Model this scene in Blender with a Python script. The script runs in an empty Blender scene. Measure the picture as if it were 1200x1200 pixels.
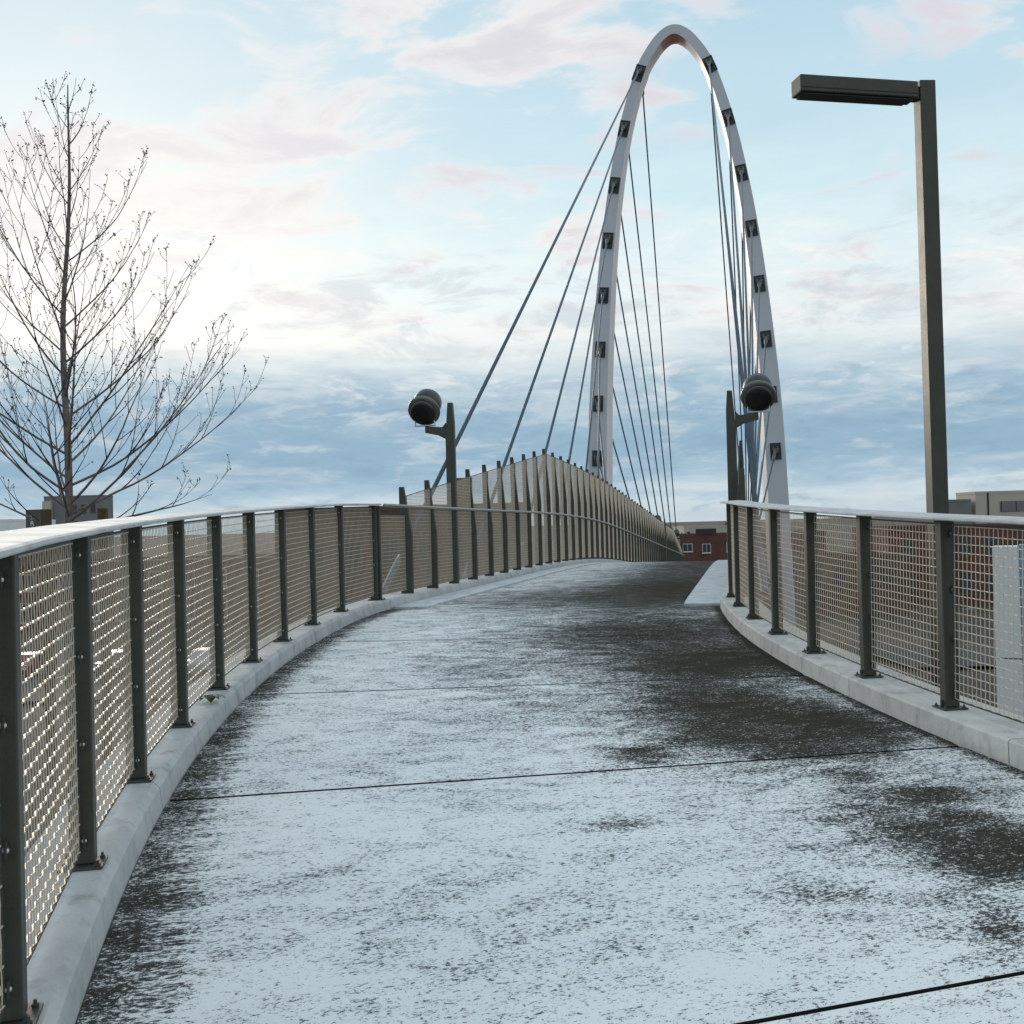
import bpy, bmesh, math, random
from mathutils import Vector, Matrix, noise as mnoise
random.seed(7)
scene = bpy.context.scene
col = scene.collection
R = math.radians

# ------------------------------------------------------------------ camera
CAM_Z = 1.45
cam_d = bpy.data.cameras.new('camera')
cam_d.sensor_width = 36.0; cam_d.lens = 36.0; cam_d.clip_start = 0.05; cam_d.clip_end = 6000
cam = bpy.data.objects.new('camera', cam_d); col.objects.link(cam)
PITCH = math.atan(15 / 1200); ROLL = R(1.5)
cam.matrix_world = (Matrix.Translation((0, 0, CAM_Z)) @ Matrix.Rotation(math.pi / 2 + PITCH, 4, 'X')
                    @ Matrix.Rotation(-ROLL, 4, 'Z'))
scene.camera = cam

# ------------------------------------------------------------------ light and view
SUN_AZ, SUN_EL = R(-24), R(13)          # azimuth from +Y towards +X
scene.view_settings.view_transform = 'Standard'
scene.view_settings.look = 'None'
scene.view_settings.exposure = 0.06
scene.view_settings.gamma = 1.0
sun_d = bpy.data.lights.new('sun', 'SUN'); sun_d.energy = 1.2; sun_d.angle = R(14); sun_d.color = (1.0, .86, .72)
sun = bpy.data.objects.new('sun', sun_d); col.objects.link(sun)
sdir = Vector((math.sin(SUN_AZ) * math.cos(SUN_EL), math.cos(SUN_AZ) * math.cos(SUN_EL), math.sin(SUN_EL)))
sun.rotation_euler = sdir.to_track_quat('Z', 'Y').to_euler()
sun.location = (-20, 40, 30)


class NT:
    """tiny helper around a node tree"""
    def __init__(self, tree):
        self.t = tree; self.n = tree.nodes; self.l = tree.links

    def new(self, typ, **kw):
        n = self.n.new(typ)
        for k, v in kw.items(): setattr(n, k, v)
        return n

    def put(self, sock, v):
        if hasattr(v, 'is_output'): self.l.new(v, sock)
        elif v is not None:
            if hasattr(sock.default_value, '__len__') and not hasattr(v, '__len__'):
                v = (v,) * len(sock.default_value)
            if hasattr(v, '__len__') and len(sock.default_value) == 4 and len(v) == 3: v = (*v, 1)
            sock.default_value = v

    def math(self, op, a, b=None, c=None, clamp=False):
        n = self.new('ShaderNodeMath', operation=op, use_clamp=clamp)
        for i, v in enumerate((a, b, c)):
            if v is not None: self.put(n.inputs[i], v)
        return n.outputs[0]

    def vmath(self, op, a, b=None):
        n = self.new('ShaderNodeVectorMath', operation=op)
        self.put(n.inputs[0], a)
        if b is not None: self.put(n.inputs[1], b)
        return n.outputs['Value'] if op in ('DOT_PRODUCT', 'LENGTH') else n.outputs[0]

    def noise(self, vec, scale, detail=4, rough=.55, dist=0, w=None):
        n = self.new('ShaderNodeTexNoise')
        self.put(n.inputs['Vector'], vec); n.inputs['Scale'].default_value = scale
        n.inputs['Detail'].default_value = detail; n.inputs['Roughness'].default_value = rough
        n.inputs['Distortion'].default_value = dist
        return n.outputs['Fac']

    def ramp(self, fac, stops, interp='LINEAR'):
        n = self.new('ShaderNodeValToRGB'); cr = n.color_ramp; cr.interpolation = interp
        while len(cr.elements) > 1: cr.elements.remove(cr.elements[-1])
        for i, (p, c) in enumerate(stops):
            e = cr.elements[0] if i == 0 else cr.elements.new(p)
            e.position = p; e.color = (*c, 1) if hasattr(c, '__len__') else (c, c, c, 1)
        self.put(n.inputs[0], fac)
        return n.outputs['Color']

    def mix(self, fac, a, b, mode='MIX'):
        n = self.new('ShaderNodeMix', data_type='RGBA', blend_type=mode, clamp_factor=True)
        self.put(n.inputs['Factor'], fac); self.put(n.inputs[6], a); self.put(n.inputs[7], b)
        return n.outputs[2]

    def smooth(self, v, a, b):
        n = self.new('ShaderNodeMapRange', interpolation_type='SMOOTHSTEP')
        self.put(n.inputs['Value'], v); n.inputs['From Min'].default_value = a; n.inputs['From Max'].default_value = b
        return n.outputs[0]

    def mapping(self, vec, scale=(1, 1, 1), loc=(0, 0, 0), rot=(0, 0, 0)):
        n = self.new('ShaderNodeMapping'); self.put(n.inputs['Vector'], vec)
        n.inputs['Scale'].default_value = scale; n.inputs['Location'].default_value = loc; n.inputs['Rotation'].default_value = rot
        return n.outputs[0]


# ------------------------------------------------------------------ sky
world = bpy.data.worlds.new('World'); scene.world = world; world.use_nodes = True
W = NT(world.node_tree); W.n.clear()
tc = W.new('ShaderNodeTexCoord').outputs['Generated']
sky = W.new('ShaderNodeTexSky', sky_type='NISHITA', sun_disc=False)
sky.sun_elevation = SUN_EL; sky.sun_rotation = SUN_AZ; sky.altitude = 600; sky.air_density = 1.0; sky.dust_density = 2.0
sep = W.new('ShaderNodeSeparateXYZ'); W.put(sep.inputs[0], tc)
el = sep.outputs['Z']
# cloud layer seen in perspective: direction projected on a high plane
inv = W.math('DIVIDE', 1.0, W.math('MAXIMUM', W.math('ADD', el, .10), .03))
pl = W.vmath('MULTIPLY', tc, None); vm = pl.node
cmb = W.new('ShaderNodeCombineXYZ'); W.put(cmb.inputs[0], inv); W.put(cmb.inputs[1], inv); cmb.inputs[2].default_value = 0
W.l.new(cmb.outputs[0], vm.inputs[1])
nA = W.noise(W.mapping(pl, (1.0, 1.3, 1), (3.1, 1.7, 0)), 2.9, 8, .60, .5)      # soft clouds
nB = W.noise(W.mapping(pl, (1.0, 1.5, 1), (9.3, 4.2, 0)), .85, 6, .55, .35)   # large groups
nS = W.noise(W.mapping(tc, (1.0, 1.0, 6.5), (.37, .2, 1.3)), 4.2, 7, .6, .25) # level streaks low down
nF = W.noise(W.mapping(tc, (1.0, 1.0, 3.2), (2.2, .9, .1)), 10, 9, .66, .5)
nP = W.noise(W.mapping(tc, (1.0, 1.0, 3.6), (.7, 3.9, 2.1)), 17, 8, .64, .4)
e2 = W.math('ADD', el, W.math('MULTIPLY', W.math('SUBTRACT', nS, .5), .105))
e2 = W.math('ADD', e2, W.math('MULTIPLY', W.math('SUBTRACT', nF, .5), .045))
base = W.ramp(W.math('MULTIPLY', e2, 1.6), [
    (0.00, (.52, .62, .68)), (.030, (.60, .70, .74)), (.058, (.40, .55, .66)), (.095, (.30, .45, .575)),
    (.165, (.31, .46, .585)), (.205, (.38, .53, .635)), (.240, (.52, .65, .73)), (.285, (.80, .87, .88)), (.36, (.80, .91, .93)),
    (.46, (.68, .86, .91)), (.58, (.56, .76, .86)), (.75, (.50, .70, .82)), (1.0, (.44, .64, .78))])
above = W.smooth(e2, .12, .20)                       # clear of the low cloud bank
clean = W.mix(W.math('MULTIPLY', above, .10), base, W.vmath('MULTIPLY', sky.outputs[0], (.10, .10, .10)))
# white to pink clouds higher up
hi = W.smooth(el, .12, .24)
sumn = W.math('ADD', W.math('MULTIPLY', nA, .62), W.math('MULTIPLY', nB, .42))
cl = W.math('MULTIPLY', W.smooth(sumn, .50, .60), hi)
pink = W.mix(W.smooth(nA, .50, .66), (.94, .88, .85), (.74, .68, .72))
s1 = W.mix(W.math('MULTIPLY', cl, .78), clean, pink)
# lit and grey streaks of the cloud bank and the bright zone above it
band = W.math('MULTIPLY', W.smooth(el, .075, .13), W.math('SUBTRACT', 1, W.smooth(el, .22, .32)))
gs = W.math('MULTIPLY', W.smooth(nF, .50, .66), band)
s2 = W.mix(W.math('MULTIPLY', gs, .62), s1, (.56, .63, .68))
ws = W.math('MULTIPLY', W.smooth(W.math('SUBTRACT', 1, nF), .52, .68), band)
s2 = W.mix(W.math('MULTIPLY', ws, .60), s2, (.96, .95, .90))
lo = W.math('SUBTRACT', 1, W.smooth(el, .12, .19))
s2 = W.mix(W.math('MULTIPLY', W.math('MULTIPLY', W.smooth(nP, .50, .68), lo), .55), s2, (.62, .69, .73))
s2 = W.mix(W.math('MULTIPLY', W.math('MULTIPLY', W.smooth(W.math('SUBTRACT', 1, nP), .52, .70), lo), .45), s2, (.235, .36, .48))
s2 = W.mix(W.math('MULTIPLY', W.math('MULTIPLY', W.smooth(nS, .54, .66), lo), .35), s2, (.66, .72, .74))
# brightening round the veiled sun
dt = W.vmath('DOT_PRODUCT', W.vmath('NORMALIZE', tc), tuple(sdir))
glow = W.math('POWER', W.math('MAXIMUM', dt, 0), 22)
glow = W.math('MULTIPLY', glow, W.smooth(e2, .10, .18))
s3 = W.mix(W.math('MULTIPLY', glow, .45), s2, (1.02, .99, .94))
bg = W.new('ShaderNodeBackground'); W.put(bg.inputs[0], s3); bg.inputs[1].default_value = 1.0
out = W.new('ShaderNodeOutputWorld'); W.l.new(bg.outputs[0], out.inputs[0])

# ------------------------------------------------------------------ materials
MATS = {}
def mat(name, color, rough=.6, metal=0.0, var=0.0, scale=8.0, bump=0.0, bscale=60.0, col2=None, spec=.5, builder=None):
    if name in MATS: return MATS[name]
    m = bpy.data.materials.new(name); m.use_nodes = True
    t = NT(m.node_tree); b = m.node_tree.nodes['Principled BSDF']
    b.inputs['Roughness'].default_value = rough; b.inputs['Metallic'].default_value = metal
    b.inputs['Specular IOR Level'].default_value = spec
    co = t.new('ShaderNodeTexCoord').outputs['Object']
    if builder:
        builder(t, b, co)
    else:
        c2 = col2 or tuple(c * .55 for c in color)
        n = t.noise(co, scale, 5, .6)
        t.put(b.inputs['Base Color'], t.mix(t.math('MULTIPLY', t.smooth(n, .35, .75), var), color, c2))
        if var: t.put(b.inputs['Roughness'], t.math('ADD', rough - .08, t.math('MULTIPLY', n, .16)))
        if bump:
            bp = t.new('ShaderNodeBump'); bp.inputs['Strength'].default_value = bump; bp.inputs['Distance'].default_value = .01
            t.put(bp.inputs['Height'], t.noise(co, bscale, 4, .6)); t.l.new(bp.outputs[0], b.inputs['Normal'])
    MATS[name] = m
    return m

def frost_deck(t, b, co):
    uv = t.new('ShaderNodeUVMap', uv_map='UVMap').outputs[0]           # (across, along) in metres
    wet = t.new('ShaderNodeAttribute', attribute_name='wet').outputs['Fac']
    su = t.new('ShaderNodeSeparateXYZ'); t.put(su.inputs[0], uv); d = su.outputs[0]
    fleck = t.noise(t.mapping(uv, (.42, 1.0, 1)), 120, 4, .80, .6)
    fleck2 = t.noise(t.mapping(uv, (.6, 1.0, 1), (5, 3, 0), (0, 0, .35)), 52, 4, .72, .8)
    mid = t.noise(t.mapping(uv, (.75, 1.4, 1), (1, 7, 0)), 4.6, 8, .70, .7)
    big = t.noise(t.mapping(uv, (1, 1, 1), (4, 2, 0)), 1.1, 5, .6, .3)
    # streaky dark fringe along the left kerb
    fr = t.noise(t.mapping(uv, (2.0, 15.0, 1)), 1.5, 6, .66, .3)
    edge = t.math('SUBTRACT', t.math('MULTIPLY', fr, .41), t.math('ADD', d, 2.03))     # >0 near the kerb
    edgew = t.math('MULTIPLY', t.smooth(edge, -.04, .20), .66)
    edr = t.math('MULTIPLY', t.smooth(t.math('SUBTRACT', t.math('MULTIPLY', fr, .12), t.math('SUBTRACT', 2.05, d)), -.05, .06), .6)
    w = t.math('ADD', wet, t.math('ADD', edgew, edr))
    v = t.math('ADD', t.math('MULTIPLY', t.math('SUBTRACT', mid, .5), 1.75), t.math('MULTIPLY', t.math('SUBTRACT', big, .5), .55))
    v2 = t.math('ADD', w, v)
    fl = t.math('ADD', t.math('MULTIPLY', t.math('SUBTRACT', fleck, .5), 1.35), t.math('MULTIPLY', t.math('SUBTRACT', fleck2, .5), .80))
    # fine flecks: coverage rises with wetness
    dark = t.smooth(t.math('ADD', t.math('MULTIPLY', t.math('MINIMUM', v2, .90), .36), fl), .085, .20)
    solid = t.math('MULTIPLY', t.smooth(t.math('ADD', v2, t.math('MULTIPLY', fl, 1.45)), .58, .98), .97)
    spec = t.smooth(fleck, .46, .70)
    frost = t.mix(t.smooth(big, .3, .7), (.88, .90, .885), (.80, .835, .84))
    frost = t.mix(t.math('MULTIPLY', t.smooth(mid, .48, .72), .35), frost, (.52, .57, .60))
    grey = t.mix(spec, (.034, .033, .032), (.10, .096, .094))
    olive = t.mix(spec, (.020, .0165, .007), (.062, .052, .028))
    dk = t.mix(solid, grey, olive)
    covered = t.math('MAXIMUM', t.math('MULTIPLY', dark, .96), solid)
    t.put(b.inputs['Base Color'], t.mix(covered, frost, dk))
    b.inputs['Roughness'].default_value = .8
    t.put(b.inputs['Specular IOR Level'], t.math('MULTIPLY', t.math('SUBTRACT', 1.0, covered), .2))
    bp = t.new('ShaderNodeBump'); bp.inputs['Strength'].default_value = .6; bp.inputs['Distance'].default_value = .004
    t.put(bp.inputs['Height'], t.math('ADD', t.math('MULTIPLY', fleck, .6), t.math('MULTIPLY', fleck2, .7)))
    t.l.new(bp.outputs[0], b.inputs['Normal'])
M_DECK = mat('frosted_concrete', (.6, .6, .6), builder=frost_deck)

def concrete(tint, dirt):
    def f(t, b, co):
        n1 = t.noise(co, 3.0, 6, .65, .4); n2 = t.noise(co, 45, 4, .65); n3 = t.noise(t.mapping(co, (1, 1, .5)), 8, 7, .68, .15)
        c = t.mix(t.smooth(n1, .35, .7), tint, tuple(k * .78 for k in tint))
        c = t.mix(t.math('MULTIPLY', t.smooth(n3, .50, .72), .75), c, dirt)
        c = t.mix(t.math('MULTIPLY', t.smooth(n2, .58, .72), .35), c, dirt)
        t.put(b.inputs['Base Color'], c)
        b.inputs['Roughness'].default_value = .85
        bp = t.new('ShaderNodeBump'); bp.inputs['Strength'].default_value = .5; bp.inputs['Distance'].default_value = .004
        t.put(bp.inputs['Height'], t.math('ADD', n2, n1)); t.l.new(bp.outputs[0], b.inputs['Normal'])
    return f
M_KERB = mat('kerb_concrete', None, builder=concrete((.56, .57, .56), (.27, .27, .25)))
M_KERB_R = mat('kerb_concrete_pale', None, builder=concrete((.66, .64, .60), (.32, .30, .27)))
M_BODY = mat('deck_concrete', None, builder=concrete((.25, .25, .24), (.10, .10, .09)))
M_STRIP = mat('edge_strip_frost', None, builder=concrete((.66, .70, .72), (.26, .28, .28)))
M_JOINT = mat('joint_filler', (.012, .012, .012), .8)
M_POST = mat('green_grey_paint', (.055, .056, .042), .45, .0, .7, 5, .15, 90, (.080, .078, .060), .35)
M_PLATE = mat('base_plate_paint', (.05, .055, .05), .5, .2, .6, 30, .2, 80, (.10, .10, .09))
M_WIRE = mat('woven_steel_wire', (.72, .61, .48), .45, .25, .5, 14, 0, 0, (.46, .37, .28))
M_CAP = mat('frosted_cap_metal', (.62, .62, .61), .62, 0, .9, 5, .3, 50, (.42, .43, .42), .3)
M_RAIL = mat('brushed_handrail', (.34, .33, .30), .32, .8, .4, 15)
M_BOLT = mat('galvanised_bolt', (.55, .55, .55), .35, .8)
M_ARCH = mat('white_steel_paint', (.56, .57, .60), .45, 0, .35, .6, 0, 0, (.50, .51, .55))
M_SOFF = mat('soffit_glow_salmon', (.62, .30, .22), .5, 0, .4, .8, 0, 0, (.66, .44, .38))  # warm light from below, painted into the colour of the crown soffit
M_INNER = mat('lit_inner_white', (.80, .74, .72), .45, 0, .3, .7, 0, 0, (.72, .66, .66))  # arch paint made lighter and warmer: light on the inner faces put into colour
M_DARK = mat('dark_recess_steel', (.035, .042, .042), .5, .3, .7, 8, 0, 0, (.07, .075, .07))
M_SOCK = mat('socket_steel', (.14, .15, .145), .4, .5, .5, 12)
M_CABLE = mat('blue_grey_cable', (.085, .125, .165), .45, .1, .3, 3)
M_LAMP = mat('floodlight_housing', (.055, .062, .068), .38, .2, .4, 6)
M_LAMPD = mat('floodlight_black', (.012, .013, .012), .45)
M_RING = mat('floodlight_ring', (.16, .16, .14), .35, .4)
M_BARK = mat('young_bark', (.13, .105, .09), .85, 0, .8, 18, .5, 60, (.24, .21, .18))
M_TWIG = mat('dark_twig', (.055, .042, .036), .8, 0, .5, 12)
M_STAKE = mat('timber_stake', (.10, .075, .042), .85, 0, .7, 14, .4, 40, (.055, .04, .022))
M_WEED = mat('weed_leaf', (.07, .115, .03), .6, 0, .6, 30)
M_STRAP = mat('rubber_strap', (.02, .02, .02), .6)

# ------------------------------------------------------------------ mesh helpers
def link(me, name, material=None, parent=None, smooth=False):
    o = bpy.data.objects.new(name, me); col.objects.link(o)
    if material is not None and not me.materials: me.materials.append(material)
    if smooth:
        for p in me.polygons: p.use_smooth = True
    if parent is not None: o.parent = parent
    return o

class MB:
    def __init__(self): self.v = []; self.f = []
    def add(self, vs, fs):
        k = len(self.v); self.v += [tuple(a) for a in vs]; self.f += [tuple(i + k for i in q) for q in fs]
    def box(self, x0, x1, y0, y1, z0, z1, M=None):
        vs = [Vector((x, y, z)) for z in (z0, z1) for y in (y0, y1) for x in (x0, x1)]
        if M is not None: vs = [M @ a for a in vs]
        self.add(vs, [(0, 2, 3, 1), (4, 5, 7, 6), (0, 1, 5, 4), (2, 6, 7, 3), (0, 4, 6, 2), (1, 3, 7, 5)])
    def tube(self, pts, rad, n=6, caps=True):
        pts = [Vector(p) for p in pts]
        rads = rad if hasattr(rad, '__len__') else [rad] * len(pts)
        k = len(self.v); prev = None
        for i, p in enumerate(pts):
            t = (pts[min(i + 1, len(pts) - 1)] - pts[max(i - 1, 0)])
            t = t.normalized() if t.length > 1e-9 else Vector((0, 0, 1))
            if prev is None:
                a = t.orthogonal().normalized()
            else:
                a = prev - t * prev.dot(t); a = a.normalized() if a.length > 1e-6 else t.orthogonal().normalized()
            prev = a; bb = t.cross(a)
            for j in range(n):
                w = 2 * math.pi * j / n
                self.v.append(tuple(p + (a * math.cos(w) + bb * math.sin(w)) * rads[i]))
        for i in range(len(pts) - 1):
            for j in range(n):
                a0 = k + i * n + j; a1 = k + i * n + (j + 1) % n
                self.f.append((a0, a1, a1 + n, a0 + n))
        if caps:
            self.f.append(tuple(k + j for j in range(n))[::-1])
            self.f.append(tuple(k + (len(pts) - 1) * n + j for j in range(n)))
    def lathe(self, prof, n=24, M=None):
        k = len(self.v)
        for (r, z) in prof:
            for j in range(n):
                w = 2 * math.pi * j / n; p = Vector((r * math.cos(w), r * math.sin(w), z))
                self.v.append(tuple(M @ p if M is not None else p))
        for i in range(len(prof) - 1):
            for j in range(n):
                a0 = k + i * n + j; a1 = k + i * n + (j + 1) % n
                self.f.append((a0, a1, a1 + n, a0 + n))
        self.f.append(tuple(k + j for j in range(n))[::-1]); self.f.append(tuple(k + (len(prof) - 1) * n + j for j in range(n)))
    def prism(self, poly, y0, y1, M=None):        # poly in (x, z), extruded along y
        n = len(poly)
        vs = [Vector((x, y0, z)) for x, z in poly] + [Vector((x, y1, z)) for x, z in poly]
        if M is not None: vs = [M @ a for a in vs]
        self.add(vs, [tuple(range(n)), tuple(range(2 * n - 1, n - 1, -1))] + [(i, i + n, (i + 1) % n + n, (i + 1) % n) for i in range(n)])
    def mesh(self, name, bevel=0.0, seg=1):
        me = bpy.data.meshes.new(name); me.from_pydata(self.v, [], self.f)
        bm = bmesh.new(); bm.from_mesh(me)
        bmesh.ops.recalc_face_normals(bm, faces=bm.faces)
        if bevel: bmesh.ops.bevel(bm, geom=list(bm.edges), offset=bevel, segments=seg, affect='EDGES', clamp_overlap=True, profile=.5)
        bm.to_mesh(me); bm.free(); me.update()
        return me
    def build(self, name, material, parent=None, bevel=0.0, smooth=False, seg=1):
        return link(self.mesh(name, bevel, seg), name, material, parent, smooth)

def empty(name, loc=(0, 0, 0), rz=0.0, label=None, cat=None, group=None):
    o = bpy.data.objects.new(name, None); col.objects.link(o); o.location = loc; o.rotation_euler = (0, 0, rz)
    o.empty_display_size = .2
    return tag(o, label, cat, group)

def tag(o, label=None, cat=None, group=None, kind=None):
    if label: o['label'] = label
    if cat: o['category'] = cat
    if group: o['group'] = group
    if kind: o['kind'] = kind
    return o

def copy_tree(o, parent=None):
    c = o.copy(); col.objects.link(c); c.parent = parent
    for ch in list(o.children):
        if ch is not c: copy_tree(ch, c)
    return c

# ------------------------------------------------------------------ plan of the bridge
# path coordinate s (0 where the ramp's curve meets the straight span), d = metres right of the centre line
CX, CY, RC, TH = 21.2, 8.9, 21.1, R(12.66)
AX = Vector((math.sin(TH), math.cos(TH), 0)); RT = Vector((math.cos(TH), -math.sin(TH), 0))
O0 = Vector((CX - RC * math.cos(TH), CY + RC * math.sin(TH), 0))
def zk(s):                                   # height of the kerb top
    Y = (O0 + AX * s).y if s > 0 else CY + RC * math.sin(TH + s / RC)
    if Y < 11.2: return .11 + .036 * Y
    if Y < 12.8: t = Y - 11.2; return .5132 + .036 * t - .0122 * t * t
    if Y < 22: return .5396 - .003 * (Y - 12.8)
    t = Y - 22
    if t < 16: return .512 - .003 * t - .00178 * t * t
    return .0083 - .06 * (t - 16)
def pos(s, d, z=0.0):                        # z measured from the kerb top
    if s <= 0:
        a = TH + s / RC
        if d < -1.9: d -= .05 * max(0, min(1, (-s - 5.5) / 5))
        return Vector((CX - (RC - d) * math.cos(a), CY + (RC - d) * math.sin(a), zk(s) + z))
    p = O0 + AX * s + RT * d
    return Vector((p.x, p.y, zk(s) + z))
def yaw(s):                                  # rotation that takes +Y to the direction of travel
    return -(TH + min(s, 0) / RC)
DECK = -.13                                  # deck surface below kerb top

def sweep(prof, s_list, name, material, parent=None, bevel=0.0, closed=True, smooth=False):
    """prof: list of (d, z) going round; swept along the path"""
    m = MB(); n = len(prof)
    for s in s_list:
        for d, z in prof: m.v.append(tuple(pos(s, d, z)))
    for i in range(len(s_list) - 1):
        for j in range(n):
            a = i * n + j; b = i * n + (j + 1) % n
            m.f.append((a, b, b + n, a + n))
    m.f.append(tuple(range(n))[::-1]); m.f.append(tuple((len(s_list) - 1) * n + j for j in range(n)))
    return m.build(name, material, parent, bevel, smooth)
def steps(a, b, h):
    n = max(1, int(round((b - a) / h))); return [a + (b - a) * i / n for i in range(n + 1)]

S0, S1 = -15.2, 76.0
# ------------------------------------------------------------------ ground
def sm(x, a, b):
    t = max(0, min(1, (x - a) / (b - a))); return t * t * (3 - 2 * t)
def ground_z(x, y):
    fy = 1 - sm(y, 15, 34)
    left = 6.9 * sm(x, -22, -7.5) * fy
    right = 4.2 * (1 - sm(x, 6.5, 20)) * fy
    k = sm(x, -1.5, 2.5)
    z = -8 + left * (1 - k) + right * k
    if -60 < x < 90 and -20 < y < 130: z += .10 * mnoise.noise(Vector((x * .35, y * .35, 0))) + .03 * mnoise.noise(Vector((x * 1.7, y * 1.7, 3)))
    return z
def axis(lo, hi, fine_lo, fine_hi, h):
    a = []; x = fine_lo; st = h
    while x > lo: st *= 1.25; x -= st; a.append(x)
    a = a[::-1]; n = int((fine_hi - fine_lo) / h)
    a += [fine_lo + i * h for i in range(n + 1)]; x = a[-1]; st = h
    while x < hi: st *= 1.25; x += st; a.append(x)
    return a
xs = axis(-3000, 3000, -30, 30, .75); ys = axis(-400, 5000, -6, 44, .75)
g = MB()
for y in ys:
    for x in xs: g.v.append((x, y, ground_z(x, y)))
nx = len(xs)
for j in range(len(ys) - 1):
    for i in range(nx - 1): g.f.append((j * nx + i, j * nx + i + 1, (j + 1) * nx + i + 1, (j + 1) * nx + i))
def ground_mat(t, b, co):
    n1 = t.noise(co, .12, 6, .62, .4); n2 = t.noise(co, 1.3, 6, .65, .5); n3 = t.noise(co, 14, 5, .7)
    c = t.mix(t.smooth(n1, .35, .65), (.072, .056, .041), (.05, .041, .031))
    c = t.mix(t.math('MULTIPLY', t.smooth(n3, .42, .68), .6), c, (.11, .092, .07))
    fr = t.smooth(t.math('ADD', t.math('MULTIPLY', n2, .7), t.math('MULTIPLY', n1, .35)), .61, .68)
    c = t.mix(t.math('MULTIPLY', fr, .75), c, (.52, .55, .57))
    t.put(b.inputs['Base Color'], c); b.inputs['Roughness'].default_value = .95
    bp = t.new('ShaderNodeBump'); bp.inputs['Strength'].default_value = .8; bp.inputs['Distance'].default_value = .05
    t.put(bp.inputs['Height'], n3); t.l.new(bp.outputs[0], b.inputs['Normal'])
tag(g.build('ground', mat('frosty_earth', None, builder=ground_mat), smooth=True), kind='structure')
M_ASPH = mat('asphalt', (.04, .04, .042), .9, 0, .6, 1.2, .4, 40, (.075, .075, .078))
M_PAINT = mat('road_paint', (.7, .7, .68), .7, 0, .5, 4)
def sheet(name, x0, x1, y0, y1, z, m, parent=None):
    b = MB(); b.box(x0, x1, y0, y1, z - .05, z); o = b.build(name, m, parent); return o
lot = tag(sheet('parking_lot', -70, -14, 58, 86, -7.80, M_ASPH), kind='structure')
for i in range(14):
    sheet('bay_line', -66 + i * 3.0, -65.88 + i * 3.0, 66, 71, -7.745, M_PAINT, lot)
tag(sheet('road', 24, 90, 62, 70, -7.80, M_ASPH), kind='structure')

# ------------------------------------------------------------------ deck
deck = sweep([(-2.50, DECK - .09), (2.50, DECK - .09), (2.50, -.75), (-2.50, -.75)], steps(S0, 0, .7) + steps(.7, S1, 2.2), 'bridge_deck', M_BODY)
tag(deck, kind='structure')
wallo = sweep([(-2.38, -.76), (2.38, -.76), (2.38, -9.2), (-2.38, -9.2)], steps(S0 + .2, -.4, .7), 'ramp_wall', M_BODY)
tag(wallo, kind='structure')
tag(sweep([(-2.38, -.76), (2.38, -.76), (2.38, -9.2), (-2.38, -9.2)], [71.0, S1 - .1], 'far_abutment', M_BODY), kind='structure')
BLOBS = [(-7.81, 1.12, .56, .53, 1.00), (-6.81, 1.19, .55, .50, .90), (-5.40, 1.43, .56, .53, .70), (-3.26, 1.19, .88, .92, .55),
         (2.12, 1.35, 2.47, .89, .42), (-8.03, .30, .17, .16, .90), (-9.17, 1.16, .21, .34, .50), (-9.52, 1.06, .18, .28, .70),
         (-9.93, 1.04, .21, .19, .90), (-9.75, 1.34, .22, .13, .90), (-8.72, 1.21, .12, .12, .70), (-10.48, .70, .19, .14, .55),
         (-10.07, .26, .10, .18, .30), (-9.12, -.15, .10, .11, .45), (-4.68, .61, 1.40, 1.44, .30), (.44, -.28, 2.05, 1.75, .35),
         (-4.90, 1.82, .64, .49, .60), (-6.93, -.15, .74, .66, .22), (-7.62, 1.74, .44, .30, .60), (-9.08, 1.44, .12, .16, .60)]
def wetness(s, d):
    w = 0.0
    for bs, bd, rs, rd, k in BLOBS:
        q = ((s - bs) / rs) ** 2 + ((d - bd) / rd) ** 2
        if q < 6: w += k * math.exp(-q * .75)
    w = min(w, 1.0) * .85
    w += .20 * sm(d, -.3, 1.4) + .15 * sm(s, -8, -1) * sm(d, -1.6, .8)
    w += .10 * sm(s, -8, -5) * sm(d, -1.5, -.3) + .22 * sm(s, -2.0, 1.0) + .24 * sm(s, 0, 5) * sm(d, -.8, 1.0)
    return w + .06
JOINTS = [-15.2, -13.2, -10.74, -8.27, -5.9, -3.5, -.72]
_s = -.72
while _s < S1 - 5: _s += 4.4; JOINTS.append(_s)
JOINTS[-1] = S1
GAP = .007
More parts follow.
